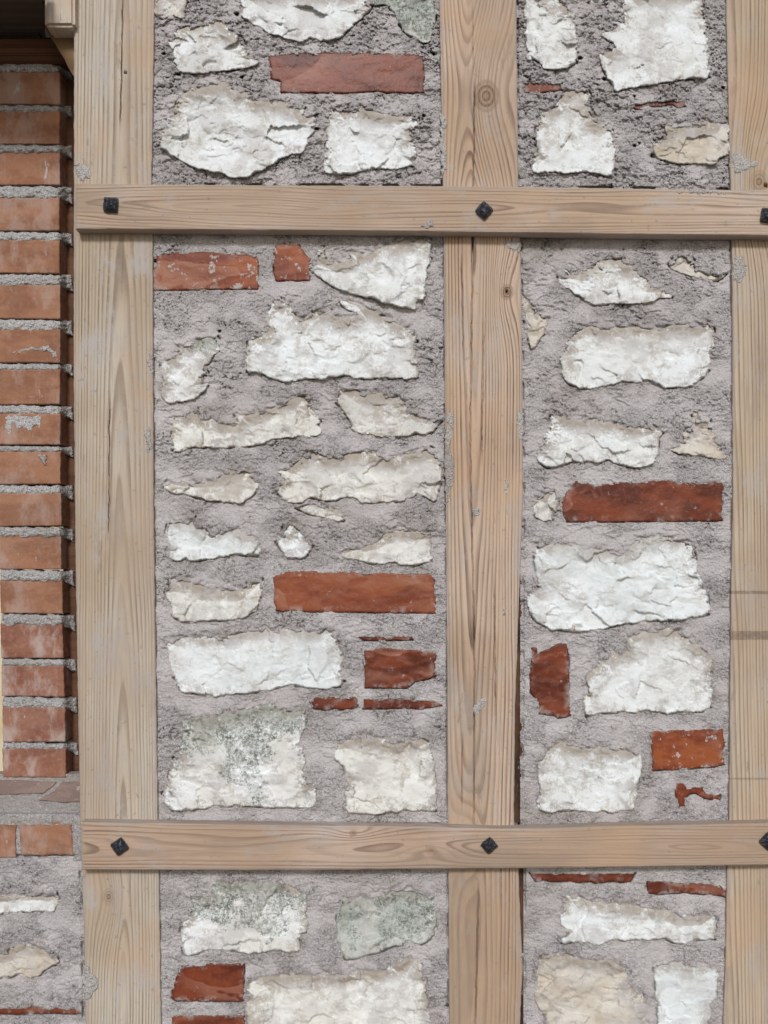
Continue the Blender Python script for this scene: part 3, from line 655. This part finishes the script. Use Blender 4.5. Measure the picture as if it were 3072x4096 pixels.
panel('tall middle rubble panel between the pale and the knotty post', (1200, 3280),
  [(608,925),(1777,930),(1783,1700),(1791,2600),(1793,3300),(628,3295),(618,2400),(612,1500)], [
  ('b','orange','E 85,340 240,310 640,305 900,330 1190,345 1190,700 600,705 45,715 40,520 70,440','mortar smeared orange brick'),
  ('b','orange','E 1385,210 1480,190 1640,220 F 60,330 105,370 100,605 0,612 E 1400,610 1370,520 1380,400','small square orange brick'),
  ('s','white','F 250,230 300,340 370,390 460,380 540,340 545,290 600,265 670,290 800,260 900,200 1050,170 1130,125 1280,140 1410,125 1450,190 1430,300 1440,400 1380,480 1400,560 1380,700 1370,790 1290,830 1290,940 1230,920 1100,890 900,830 760,790 600,755 500,730 380,670 230,580 150,520 108,490 170,370','white stone pointed to the left under the batten', dict(proud=8)),
  ('s','white','E 1320,770 1370,800 1300,930 1290,1000 1280,1060 1290,1130 1240,1180 1120,1220 1090,1300 1080,1400 1060,1500 1080,1620 1200,1610 1280,1650 1380,1695 1450,1720 1640,1710 F 100,1690 240,1695 400,1660 520,1650 650,1690 900,1685 1100,1680 1200,1690 1300,1680 1305,1610 1300,1530 1280,1430 1270,1330 1290,1240 1260,1180 1210,1120 1090,1050 960,980 880,910 740,880 640,840 540,810 440,830 480,900 600,960 580,990 430,1000 350,940 200,880 150,900 100,950 0,980 E 1590,900 1500,790 1420,860','largest white stone of the panel', dict(proud=6)),
  ('s','mixed','E 500,1210 620,1200 740,1230 770,1300 780,1400 700,1440 660,1500 600,1560 640,1640 560,1660 580,1720 640,1760 560,1850 500,1900 380,1940 180,1970 120,1890 115,1820 150,1700 120,1620 130,1500 190,1440 280,1400 290,1320 400,1300 440,1250','ragged stone with green patches'),
  ('s','cream','G 260,210 340,150 520,90 590,180 720,170 840,250 960,240 930,110 1100,130 1340,30 H -20,-100 80,-85 150,50 215,170 240,370 120,390 0,390 G 1500,400 1400,410 1250,460 1140,500 880,520 700,520 490,505 330,565 250,550 235,430 260,330','long cream stone stained along its top'),
  ('s','grey','H 400,20 420,-150 600,-170 720,-110 900,-140 1060,-90 1180,-10 1220,80 1350,140 1440,200 1590,200 1440,360 1300,360 1180,380 1000,395 800,380 600,340 560,250 530,180 480,120','greyish stone half covered by mortar', dict(proud=2)),
  ('s','cream','G 150,960 200,890 330,880 440,880 600,870 760,800 960,740 1080,740 1130,790 1180,880 1220,920 1180,1000 1090,1080 1000,1130 920,1135 840,1110 640,1105 380,1035 220,1000','fish shaped cream stone'),
  ('s','cream','G 1480,1120 1400,1000 1440,900 1480,860 1420,770 1550,700 1640,620 H 80,530 250,530 310,600 420,590 540,530 600,540 760,510 860,580 970,620 1060,600 1200,540 1400,500 1500,560 1580,700 1560,850 1540,1000 1480,1110 1400,1070 1290,1030 1220,1070 1050,1120 880,1120 740,1130 650,1110 560,1070 440,1090 280,1110 180,1080 90,1075 0,1130','broad stone with a smooth hollow', dict(proud=4)),
  ('s','grey','H 80,1090 250,1120 420,1150 460,1250 470,1310 480,1330 350,1320 200,1280 0,1215 -40,1190 20,1130','thin stone flake', dict(proud=3)),
  ('s','cool','G 190,1340 250,1310 380,1290 490,1290 520,1340 650,1390 700,1440 860,1380 940,1380 1100,1440 1200,1530 1230,1640 1190,1720 1000,1700 900,1700 700,1740 560,1760 440,1760 400,1735 290,1775 230,1770 210,1640 185,1480','pale bluish stone', dict(proud=3)),
  ('s','white','G 1470,1440 1520,1320 1600,1340 1650,1390 H 80,1500 135,1620 80,1710 0,1740 G 1530,1730 1460,1660 1400,1580','small white stone', dict(proud=3)),
  ('s','grey','H 500,1750 600,1740 700,1770 780,1800 900,1800 1080,1770 1110,1800 1250,1820 1370,1790 1460,1780 1475,1460 1300,1400 1180,1400 1080,1350 980,1400 890,1450 800,1540 660,1590 540,1620 450,1700','greyish wedge of stone above the brick', dict(proud=4)),
  ('s','cream','G 240,1950 300,1930 450,1970 620,2010 760,2060 1000,2060 1100,1990 1240,1960 1240,2130 1200,2230 I 1190,90 1090,150 990,200 780,220 620,215 440,230 300,205 255,160 245,60 180,-60 165,-90 230,-170','layered cream stone'),
  ('b','plain','G 1370,1960 1500,1910 H 0,1900 700,1910 1430,1940 1480,2000 1500,2210 J 1490,140 0,120 I 1400,110 1370,0','long orange brick', dict(conv=.6)),
  ('s','cool','I 190,480 250,410 380,350 600,380 780,380 940,320 1180,290 1300,260 1640,290 J 60,310 230,300 290,275 370,330 390,400 450,540 470,640 445,760 460,900 440,950 320,965 110,965 0,945 I 1620,940 1540,930 1440,960 1300,990 1160,1010 960,1020 840,1040 640,1040 500,1020 350,1000 320,930 260,850 240,740 210,640','long pale stone with rusty specks', dict(relief=.8)),
  ('b','red','J 660,405 760,398 930,402 960,425 1020,425 1030,400 1240,400 1250,432 1040,440 940,445 700,438','hairline strip of red brick', dict(proud=-1, rag=.5)),
  ('b','red','J 720,560 880,540 1080,550 1300,560 1500,580 1490,700 1500,830 1420,870 1280,890 1180,970 720,965','short glossy brown brick', dict(conv=2.2)),
  ('b','red','J 110,1130 200,1080 320,1085 630,1080 640,1160 560,1200 440,1210 400,1190 270,1215 150,1190','small flat piece of red brick'),
  ('b','red','J 700,1080 880,1100 1050,1080 1250,1100 1500,1110 1570,1160 1350,1200 1150,1190 960,1195 700,1200','long thin dark brick edge', dict(proud=-1)),
  ('s','mixed','I 540,1230 700,1290 800,1210 980,1180 1180,1150 1320,1090 1400,1120 1440,1190 1560,1190 J 30,1180 75,1280 75,1370 20,1440 0,1550 40,1650 50,1800 60,1900 90,2000 170,2080 180,2212 Z 682,1742 600,1742 500,1737 420,1745 375,1750 358,1735 357,1715 I 165,2130 200,2000 240,1850 270,1740 340,1690 330,1550 350,1400 370,1290','large white stone with green lichen along its top', dict(proud=7)),
  ('s','cream','J 390,1640 420,1560 540,1490 700,1470 780,1490 930,1500 960,1540 1060,1570 1150,1530 1280,1490 1340,1460 1440,1540 1470,1680 1500,1800 1500,2000 1510,2212 Z 942,1750 900,1748 840,1752 790,1757 745,1752 748,1710 J 500,2190 520,2050 510,1920 490,1830 440,1780 380,1760','stained white stone with a nose on its left', dict(proud=7)),
  ], 7, .95, holes=[(880,1325,8),(620,1045,10),(655,3170,12),(1720,2385,6),(1668,1365,10),(1376,2725,8)])

panel('tall rubble panel between the knotty and the right post', (2500, 3290),
  [(2083,940),(2925,952),(2930,1600),(2931,2000),(2924,2500),(2918,3300),(2084,3310),(2090,2700),(2093,2000)], [
  ('s','white','M 640,580 720,540 720,480 790,490 850,500 960,450 1070,350 1200,320 1360,340 1400,410 1480,440 1560,500 1640,570 N 350,620 390,670 520,690 570,760 590,800 450,790 400,830 300,860 200,850 M 1500,860 1350,850 1200,860 1100,880 1000,860 900,790 760,690 650,640','lens shaped white stone under the batten'),
  ('s','beige','N 560,440 600,400 640,320 700,290 760,300 830,380 870,460 1000,530 1130,540 1240,510 1090,610 1000,600 860,580 740,530 640,500','thin yellowish stone mostly buried', dict(proud=2)),
  ('s','beige','M 240,745 320,780 380,850 430,920 530,1020 520,1100 480,1200 430,1270 390,1340 350,1370 330,1290 290,1190 275,1050 245,900','beige sliver touching the knotty post', dict(proud=3)),
  ('s','white','M 830,1140 900,1090 1000,1060 1100,1100 1180,1110 1300,1080 1500,1080 N 400,1110 480,1120 560,1070 700,1060 900,1080 1000,1060 1060,1160 1070,1300 1020,1380 1020,1500 1000,1600 930,1680 800,1780 600,1780 500,1800 380,1700 200,1730 0,1720 M 1200,1760 1080,1790 920,1800 780,1760 700,1680 680,1560 660,1440 720,1330 740,1250','loaf shaped white stone', dict(relief=.8)),
  ('s','white','O 580,150 700,140 800,160 900,180 1050,150 1180,200 1300,190 1380,240 1480,250 1640,250 Q 160,240 300,250 380,290 480,300 495,350 440,420 440,560 430,620 390,700 300,735 150,730 0,700 O 1200,650 1100,680 1000,670 800,680 640,710 520,745 470,700 410,620 430,520 480,430 520,360 550,240','rough white stone above the dark brick'),
  ('s','beige','Q 540,540 620,520 700,400 720,320 790,270 790,160 850,60 900,120 890,200 1010,220 1050,300 1100,420 1170,520 1210,660 1080,640 920,600 700,590 640,570','brownish triangular stone', dict(proud=2)),
  ('s','grey','O 370,1170 390,1070 470,1020 520,980 620,950 640,1040 640,1150 610,1220 580,1320 500,1330 420,1300 380,1270','small pale stone left of the dark brick', dict(proud=3)),
  ('b','red','O 690,1100 740,1000 840,900 940,930 1120,940 1200,920 1400,910 1640,910 Q 300,890 560,890 760,920 900,930 1040,890 1160,910 1150,1330 0,1342 O 740,1340 690,1230 680,1130','long dark red brick', dict(proud=0)),
  ('s','cool','O 380,1750 400,1600 560,1550 700,1540 840,1570 1000,1620 1180,1620 1340,1660 1480,1540 Q 200,1510 430,1450 560,1500 700,1510 810,1560 840,1700 870,1830 910,1980 960,2080 990,2200 S 1000,150 800,195 560,215 350,220 100,240 R 1300,260 1150,305 940,340 700,320 560,320 420,240 380,200 330,100 310,0 O 300,2140 400,2080 430,2000 400,1900','largest pale stone of the panel', dict(proud=6)),
  ('b','red','R 350,520 400,530 410,610 480,570 560,540 640,490 740,480 755,640 765,900 770,1280 640,1300 600,1270 440,1250 425,1110 340,1020 335,860','upright red brick', dict(conv=1.5)),
  ('s','white','R 980,760 1100,660 1210,580 1220,510 1330,530 1400,500 1400,390 S 150,370 240,310 380,280 560,265 700,300 800,400 900,480 1010,540 1040,640 1030,800 1020,900 1050,1000 1020,1180 930,1220 700,1230 500,1240 310,1210 130,1240 0,1230 R 1400,1210 1300,1240 1100,1240 960,1280 930,1180 920,1070 980,990 960,860','white stone with a brown stained crest', dict(relief=.8)),
  ('s','white','R 500,1620 640,1510 760,1560 900,1590 1070,1610 1150,1590 1280,1620 1380,1570 1430,1610 1500,1660 1570,1710 1560,1860 1540,1950 1500,2050 1520,2150 Z 1372,1735 1370,1748 1300,1752 1240,1748 1165,1752 1162,1720 R 415,2200 450,2060 410,1950 430,1800 470,1700','square white stone at the foot of the panel'),
  ('b','orange','S 360,1460 700,1450 1160,1430 1165,1650 1170,1810 1050,1840 600,1870 390,1880 385,1700','orange brick flecked with mortar'),
  ('b','red','S 640,2010 720,2020 760,2070 940,2060 950,2130 1130,2150 1120,2210 960,2190 860,2130 790,2140 740,2190 745,2280 670,2290 640,2150','broken red brick mostly buried', dict(proud=-1)),
  ], 9, .85, holes=[(2097,1290,10),(2684,1190,6)])

panel('rubble panel under the lower batten, left of the knotty post', (1210, 4090),
  [(634,3470),(1794,3468),(1797,4360),(642,4360)], [
  ('s','mixed','K 420,790 650,740 670,620 800,590 1000,590 1300,590 1500,610 1650,660 L 60,740 70,900 60,1000 90,1100 60,1170 0,1180 K 1659,1400 1530,1390 1400,1375 1300,1370 1180,1410 1040,1400 940,1380 820,1370 740,1380 600,1370 430,1440 370,1400 350,1250 350,1110 410,1000 460,880','mottled white and grey-green stone'),
  ('s','green','L 450,830 600,770 740,750 900,690 1080,660 1220,670 1400,730 1480,800 1500,950 1510,1090 1480,1160 1490,1220 1340,1310 1200,1300 1040,1330 900,1390 740,1430 580,1470 510,1480 460,1380 420,1290 400,1150 420,950','green mottled stone', dict(proud=4)),
  ('b','red','K 360,1560 700,1540 1040,1540 1050,1700 1035,1930 1000,1945 290,1940 240,1900 290,1680','short reddish brown brick, upper of two'),
  ('b','red','K 250,2130 320,2100 500,2110 1040,2110 1060,2420 250,2420','reddish brown brick cut by the bottom edge'),
  ('s','cream','K 1200,1630 1400,1620 1659,1590 L 130,1620 220,1600 330,1620 420,1620 500,1640 560,1560 700,1560 840,1590 960,1540 1100,1490 1180,1440 1300,1430 1340,1520 1360,1650 1390,1720 1400,1900 1440,2100 1470,2420 K 1090,2420 1080,2150 1050,1980 1110,1880 1090,1800 1130,1700','big creased stone cut by the bottom edge', dict(proud=7)),
  ], 11, .9, holes=[(1790,4020,10)])

panel('rubble panel under the lower batten between the knotty and the right post', (2500, 4090),
  [(2096,3455),(2912,3450),(2904,3800),(2890,4360),(2096,4360)], [
  ('b','red','T 330,525 1500,525 1440,620 1340,630 1260,615 1050,640 1000,620 880,630 780,620 700,620 560,625 480,600 400,620','dark brick edge right under the batten', dict(proud=-2)),
  ('b','red','U 330,630 560,630 760,650 930,655 1130,670 1180,720 1185,790 1100,770 860,755 600,745 450,760 330,740','thin red brick edge'),
  ('s','white','T 700,850 740,740 840,740 1000,780 1180,810 1350,830 U 150,840 300,870 500,890 620,930 680,970 860,970 1060,960 1100,1020 1070,1100 1070,1260 950,1250 860,1260 780,1290 680,1305 600,1280 520,1250 250,1250 0,1265 T 1200,1265 1070,1330 1010,1300 850,1280 680,1295 740,1150 720,1110 670,1080 660,1000 690,920','long low white stone', dict(proud=7)),
  ('s','beige','T 430,1420 600,1390 750,1380 850,1420 1000,1440 1200,1450 1350,1520 1430,1620 1450,1740 1560,1850 1600,1980 1600,2120 1640,2420 560,2420 500,2100 400,1980 380,1850 420,1740 380,1640 400,1540','big beige stone cut by the bottom edge'),
  ('s','cool','U 400,1530 520,1490 700,1460 780,1520 880,1540 960,1510 1060,1560 1100,1620 1080,1760 1090,1850 1060,1930 1020,2000 1010,2100 1020,2420 440,2420 450,2100 430,1900 400,1700','upright pale stone cut by the bottom edge', dict(relief=.8)),
  ], 13, .8)

panel('narrow rubble patch in the lower left corner under the brick sill', (160, 4090),
  [(-330,3428),(312,3425),(322,3480),(330,3700),(340,4360),(-330,4360)], [
  ('s','white','f -260,760 80,740 200,745 300,740 480,750 620,760 650,840 620,930 560,970 400,950 200,960 0,980 -260,980','white stone cut by the left edge', dict(proud=4)),
  ('s','beige','f -260,1400 60,1400 100,1330 220,1270 340,1280 480,1330 560,1400 640,1480 640,1540 560,1560 480,1600 440,1660 320,1700 240,1640 100,1690 -260,1700','yellow stained stone cut by the left edge', dict(proud=4)),
  ('b','red','f -260,2030 200,2030 400,2000 560,2050 620,2020 840,2040 900,2090 780,2095 600,2085 400,2090 250,2100 -260,2085','thin red tile edge', dict(proud=-1)),
  ], 17, 1.0)

# ------------------------------------------------------------------ brick sill under the pier
sill = thing('brick_sill', 160, 3430, 'sloping sill of bricks on edge at the foot of the brick pier', 'brick sill')
brick(sill, tr('e -560,1640 -390,1640 -385,2015 -560,2020'), 'pier', 801)
brick(sill, tr('e -360,1640 170,1635 172,2012 -360,2022'), 'pier', 802, label='brick cut by the left edge')
brick(sill, tr('e 222,1632 785,1625 785,1700 812,1980 240,1985 228,1800'), 'pier', 803, label='whole brick with washed pale patches')
def sill_top(name, pts, off, mat, seed, g=3.6, amp=1.6):
    X, Y = poly_grid(pts, g, 4); sd = sdf(pts, X+5*fbm(X/30, Y/30, 2, seed), Y+4*fbm(X/25, Y/25, 2, seed+1))
    t = np.clip((3278-Y)/(3278-3112), 0, 1)
    H = .0015 - .056*t + off + amp*.001*fbm(X/25, Y/12, 4, seed+2) + .001*fbm(X/7, Y/5, 2, seed+4)
    H -= .004*ss(.92, 1, (Y-3112)/(3278-3112))*0
    PX, PY = snap(X, Y, sd, g)
    return grid_obj(name, PX, PY, H, keep_in(sd), mat, sill, .02, dict(edge=np.ones(X.shape), high=0*X))
SILLM = mortar_mat('dirty_sill_mortar', (.25, .225, .205), (.36, .33, .31))
sill_top('mortar', [(-330,3096),(325,3096),(322,3300),(-330,3300)], 0, SILLM, 821, amp=3)
sill_top('brick', [(-330,3126),(60,3122),(222,3128),(205,3150),(175,3172),(60,3176),(-330,3182)], .002, BR['sill'], 831, amp=.6)
sill_top('brick', [(245,3130),(325,3126),(324,3205),(260,3210),(150,3200),(215,3165)], .002, BR['sill'], 841, amp=.6)
# mortar between and around the upright sill bricks
X, Y = poly_grid([(-330,3255),(325,3255),(325,3440),(-330,3440)], 3.6, 0)
H = (-1.5 + 2.2*fbm(X/22, Y/22, 4, 851) + 1.4*fbm(X/7, Y/7, 2, 852) + 2.5*ss(282, 300, X) - 9*ss(3414, 3420, Y)*ss(3432, 3427, Y)*(X < 300))*.001
grid_obj('mortar', X, Y, H, np.ones((X.shape[0]-1, X.shape[1]-1), bool), MORTAR, sill, .05, dict(edge=np.ones(X.shape), rough=.8+0*X))

# ------------------------------------------------------------------ brick pier
pier = thing('brick_pier', 130, 3110, 'narrow pier of stacked tan bricks with squeezed out joints', 'brick pier')
rows = [(286,416),(443,575),(606,741),(790,924),(960,1094),(1139,1275),(1317,1450),(1478,1617),(1653,1780),(1803,1937),
        (1975,2105),(2142,2277),(2319,2454),(2496,2632),(2661,2785),(2827,2966),(2993,3109)]
PF = -.052      # the pier's face stands back from the wall plane
def pier_r(y): return np.interp(y, [0,1500,2200,2500,2800,3100], [239,241,245,251,259,266])
def pier_l(y): return np.interp(y, [0,1900,2300,2600,3000,3110], [-45,-12,0,5,10,13])
prev = 252
for k, (y0, y1) in enumerate(rows):
    rs = random.Random(k+5); j = lambda: rs.uniform(-2.5, 2.5)
    p = [(pier_l(y0)+j(), y0+j()), (pier_r(y0)+j(), y0+j()), (pier_r(y1)+j(), y1+j()), (pier_l(y1)+j(), y1+j())]
    poly = np.array(p)
    g = 3.6; X, Y = poly_grid(poly, g, 10)
    sd = sdf(poly, X+1.6*perlin(X/18, Y/18, k), Y+1.6*perlin(X/18, Y/18, k+40)); d = -sd
    e_ = np.sqrt(np.clip(1-(1-np.clip(d/5, 0, 1))**2, 0, 1))
    H = PF + (rs.uniform(-2, 2) + rs.uniform(-.02, .02)*(X-120)*.3 + 1.0*fbm(X/90, Y/60, 3, k+700) + .2*fbm(X/12, Y/12, 2, k+710) - 1.6*(1-e_))*.001
    PX, PY = snap(X, Y, sd, g)
    o = grid_obj('brick', PX, PY, H, keep_in(sd), BR['dusty' if k >= 13 else 'pier'], pier, .045, dict(edge=np.clip(d/40+.45, 0, 1), high=0*X))
    if k == 15: o['label'] = 'brick washed grey with mortar'
    # bed joint above this brick
    ya, yb = prev+2, y0+6
    J = np.array([(pier_l(y0)+4, ya), (pier_r(y0)+46, ya+6), (pier_r(y0)+50, yb+22), (pier_r(y0)+8, yb+2), (pier_l(y0)+2, yb)])
    if k < 11: J[0, 0] -= 20; J[4, 0] -= 20
    X, Y = poly_grid(J, 3.2, 14)
    sd = sdf(J, X+4*fbm(X/24, Y/24, 3, k+900), Y+(10 if k not in (9,) else 4)*fbm(X/30, Y/40, 3, k+910)); d = -sd
    back = ss(pier_r(y0)-14, pier_r(y0)+40, X)
    H = PF + (-3.6 + 4.8*np.sqrt(np.clip(d/12, 0, 1)) + 3.4*fbm(X/22, Y/14, 4, k+920) + 1.3*fbm(X/6, Y/6, 2, k+930) - 26*back)*.001
    PX, PY = snap(X, Y, sd, 3.2)
    grid_obj('mortar_joint', PX, PY, H, keep_in(sd), JOINT, pier, .035, dict(edge=np.ones(X.shape), rough=.8+0*X))
    prev = y1
# dribbles of mortar on some of the pier bricks
for s in ('c 60,700 130,720 440,720 460,760 430,900 400,830 320,900 240,860 200,900 160,800 90,1000 50,900', 'c 430,1130 520,1150 510,1260 480,1290 430,1220',
          'b 60,1990 280,1910 420,1900 560,1890 640,1990 650,2060 600,2050 560,1960 480,1960 400,1925 250,1960'):
    crumb(pier, tr(s), PF+.0012, 77+len(s), .9, JOINT)

# ------------------------------------------------------------------ joinery in the shade at the upper left
def box(name, x0, x1, y0, y1, h_front, depth, mat, parent=None, bev=.003):
    """pixel rectangle measured on its front face at height h_front"""
    X, Yw, Z = world_xyz(np.array([x0, x1], float), np.array([y0, y1], float), h_front)
    me = bpy.data.meshes.new(name); bm = bmesh.new(); bmesh.ops.create_cube(bm, size=1)
    sx, sz = X[1]-X[0], Z[0]-Z[1]
    bmesh.ops.scale(bm, vec=(sx, depth, sz), verts=bm.verts)
    bmesh.ops.bevel(bm, geom=bm.edges[:], offset=bev, segments=2, affect='EDGES')
    bm.to_mesh(me); bm.free()
    o = bpy.data.objects.new(name, me)
    o.location = Vector(((X[0]+X[1])/2, -h_front+depth/2, (Z[0]+Z[1])/2)) - (parent.location if parent else Vector())
    return finish(o, parent, mat, name)
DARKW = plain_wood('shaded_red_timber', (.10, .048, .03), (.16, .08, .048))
VDARK = plain_wood('gap_shadow_black', (.02, .016, .013), (.035, .026, .02))  # near-black stand-in for the shadow between soffit and lintel
SOFF = plain_wood('shaded_soffit_board', (.075, .05, .036), (.12, .085, .06))  # wood darkened so its colour carries the deep shade of the porch
PALEW = wood_mat('corbel_timber', 'Z', .01, .03, .05, light=(.60, .53, .44), dark=(.44, .36, .28), freq=180, seed=9.9, grey=.6)
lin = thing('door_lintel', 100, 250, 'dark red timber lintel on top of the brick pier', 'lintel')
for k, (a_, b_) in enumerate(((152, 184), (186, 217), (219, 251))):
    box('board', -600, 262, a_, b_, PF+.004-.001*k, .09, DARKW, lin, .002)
# overhanging ceiling boards above the lintel
sof = thing('porch_soffit', 0, 119, 'boarded soffit in deep shade overhanging the lintel at the upper left', 'soffit')
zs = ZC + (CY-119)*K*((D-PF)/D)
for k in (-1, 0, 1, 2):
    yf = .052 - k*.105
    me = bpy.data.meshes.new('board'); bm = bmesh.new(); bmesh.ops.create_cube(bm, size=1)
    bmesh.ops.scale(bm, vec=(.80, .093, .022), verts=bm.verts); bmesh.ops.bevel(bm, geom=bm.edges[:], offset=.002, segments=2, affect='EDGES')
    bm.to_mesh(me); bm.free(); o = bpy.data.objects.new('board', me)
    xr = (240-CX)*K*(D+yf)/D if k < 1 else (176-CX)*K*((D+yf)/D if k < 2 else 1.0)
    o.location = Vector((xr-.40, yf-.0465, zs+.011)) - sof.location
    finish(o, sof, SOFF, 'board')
cor = thing('corbel', 235, 300, 'pale timber corbel with a curved underside beside the left post', 'corbel')
box('block', 176, 297, -260, 103, .020, .14, PALEW, cor, .004)
def extrude(name, pts, h_front, depth, mat, parent):
    bm = bmesh.new(); P = np.array(pts, float); X, Yv, Z = world_xyz(P[:, 0], P[:, 1], h_front)
    c = np.array([X.mean(), -h_front, Z.mean()])
    f = [bm.verts.new((X[i]-c[0], 0, Z[i]-c[2])) for i in range(len(P))]
    b = [bm.verts.new((X[i]-c[0], depth, Z[i]-c[2])) for i in range(len(P))]
    bm.faces.new(f); bm.faces.new(b[::-1])
    for i in range(len(P)):
        k = (i+1) % len(P); bm.faces.new((f[k], f[i], b[i], b[k]))
    bmesh.ops.recalc_face_normals(bm, faces=bm.faces[:])
    me = bpy.data.meshes.new(name); bm.to_mesh(me); bm.free()
    o = bpy.data.objects.new(name, me); o.location = Vector(c) - (parent.location if parent else Vector())
    return finish(o, parent, mat, name)
extrude('bracket', [(180,106),(300,106),(300,310),(292,302),(272,268),(256,232),(232,196),(212,160),(197,136),(183,120)], -.012, .07, plain_wood('shaded_corbel', (.17, .11, .06), (.24, .155, .09)), cor)  # darker copy of the corbel wood, shadow under the block put into its colour

box('shadow_gap_board', -600, 262, 95, 156, PF-.035, .05, VDARK, lin, .002)  # added board painting the black of the shadowed gap above the lintel
back = tag(box('backing_board', 250, 330, 100, 3130, -.085, .03, DARKW), 'upright board closing the dark gap between brick pier and left post', 'board')  # strip behind the post, widened to supply the darkness of the gap
plas = tag(box('plastered_wall', -900, 420, -200, 4300, -.60, .05, PLASTER), 'yellowish plastered wall glimpsed far behind the brick pier', 'wall')

# ground in front of and behind the wall
me = bpy.data.meshes.new('ground'); bm = bmesh.new(); bmesh.ops.create_grid(bm, x_segments=2, y_segments=2, size=60); bm.to_mesh(me); bm.free()
o = bpy.data.objects.new('ground', me); finish(o, None, EARTH, 'ground'); tag(o, kind='structure')
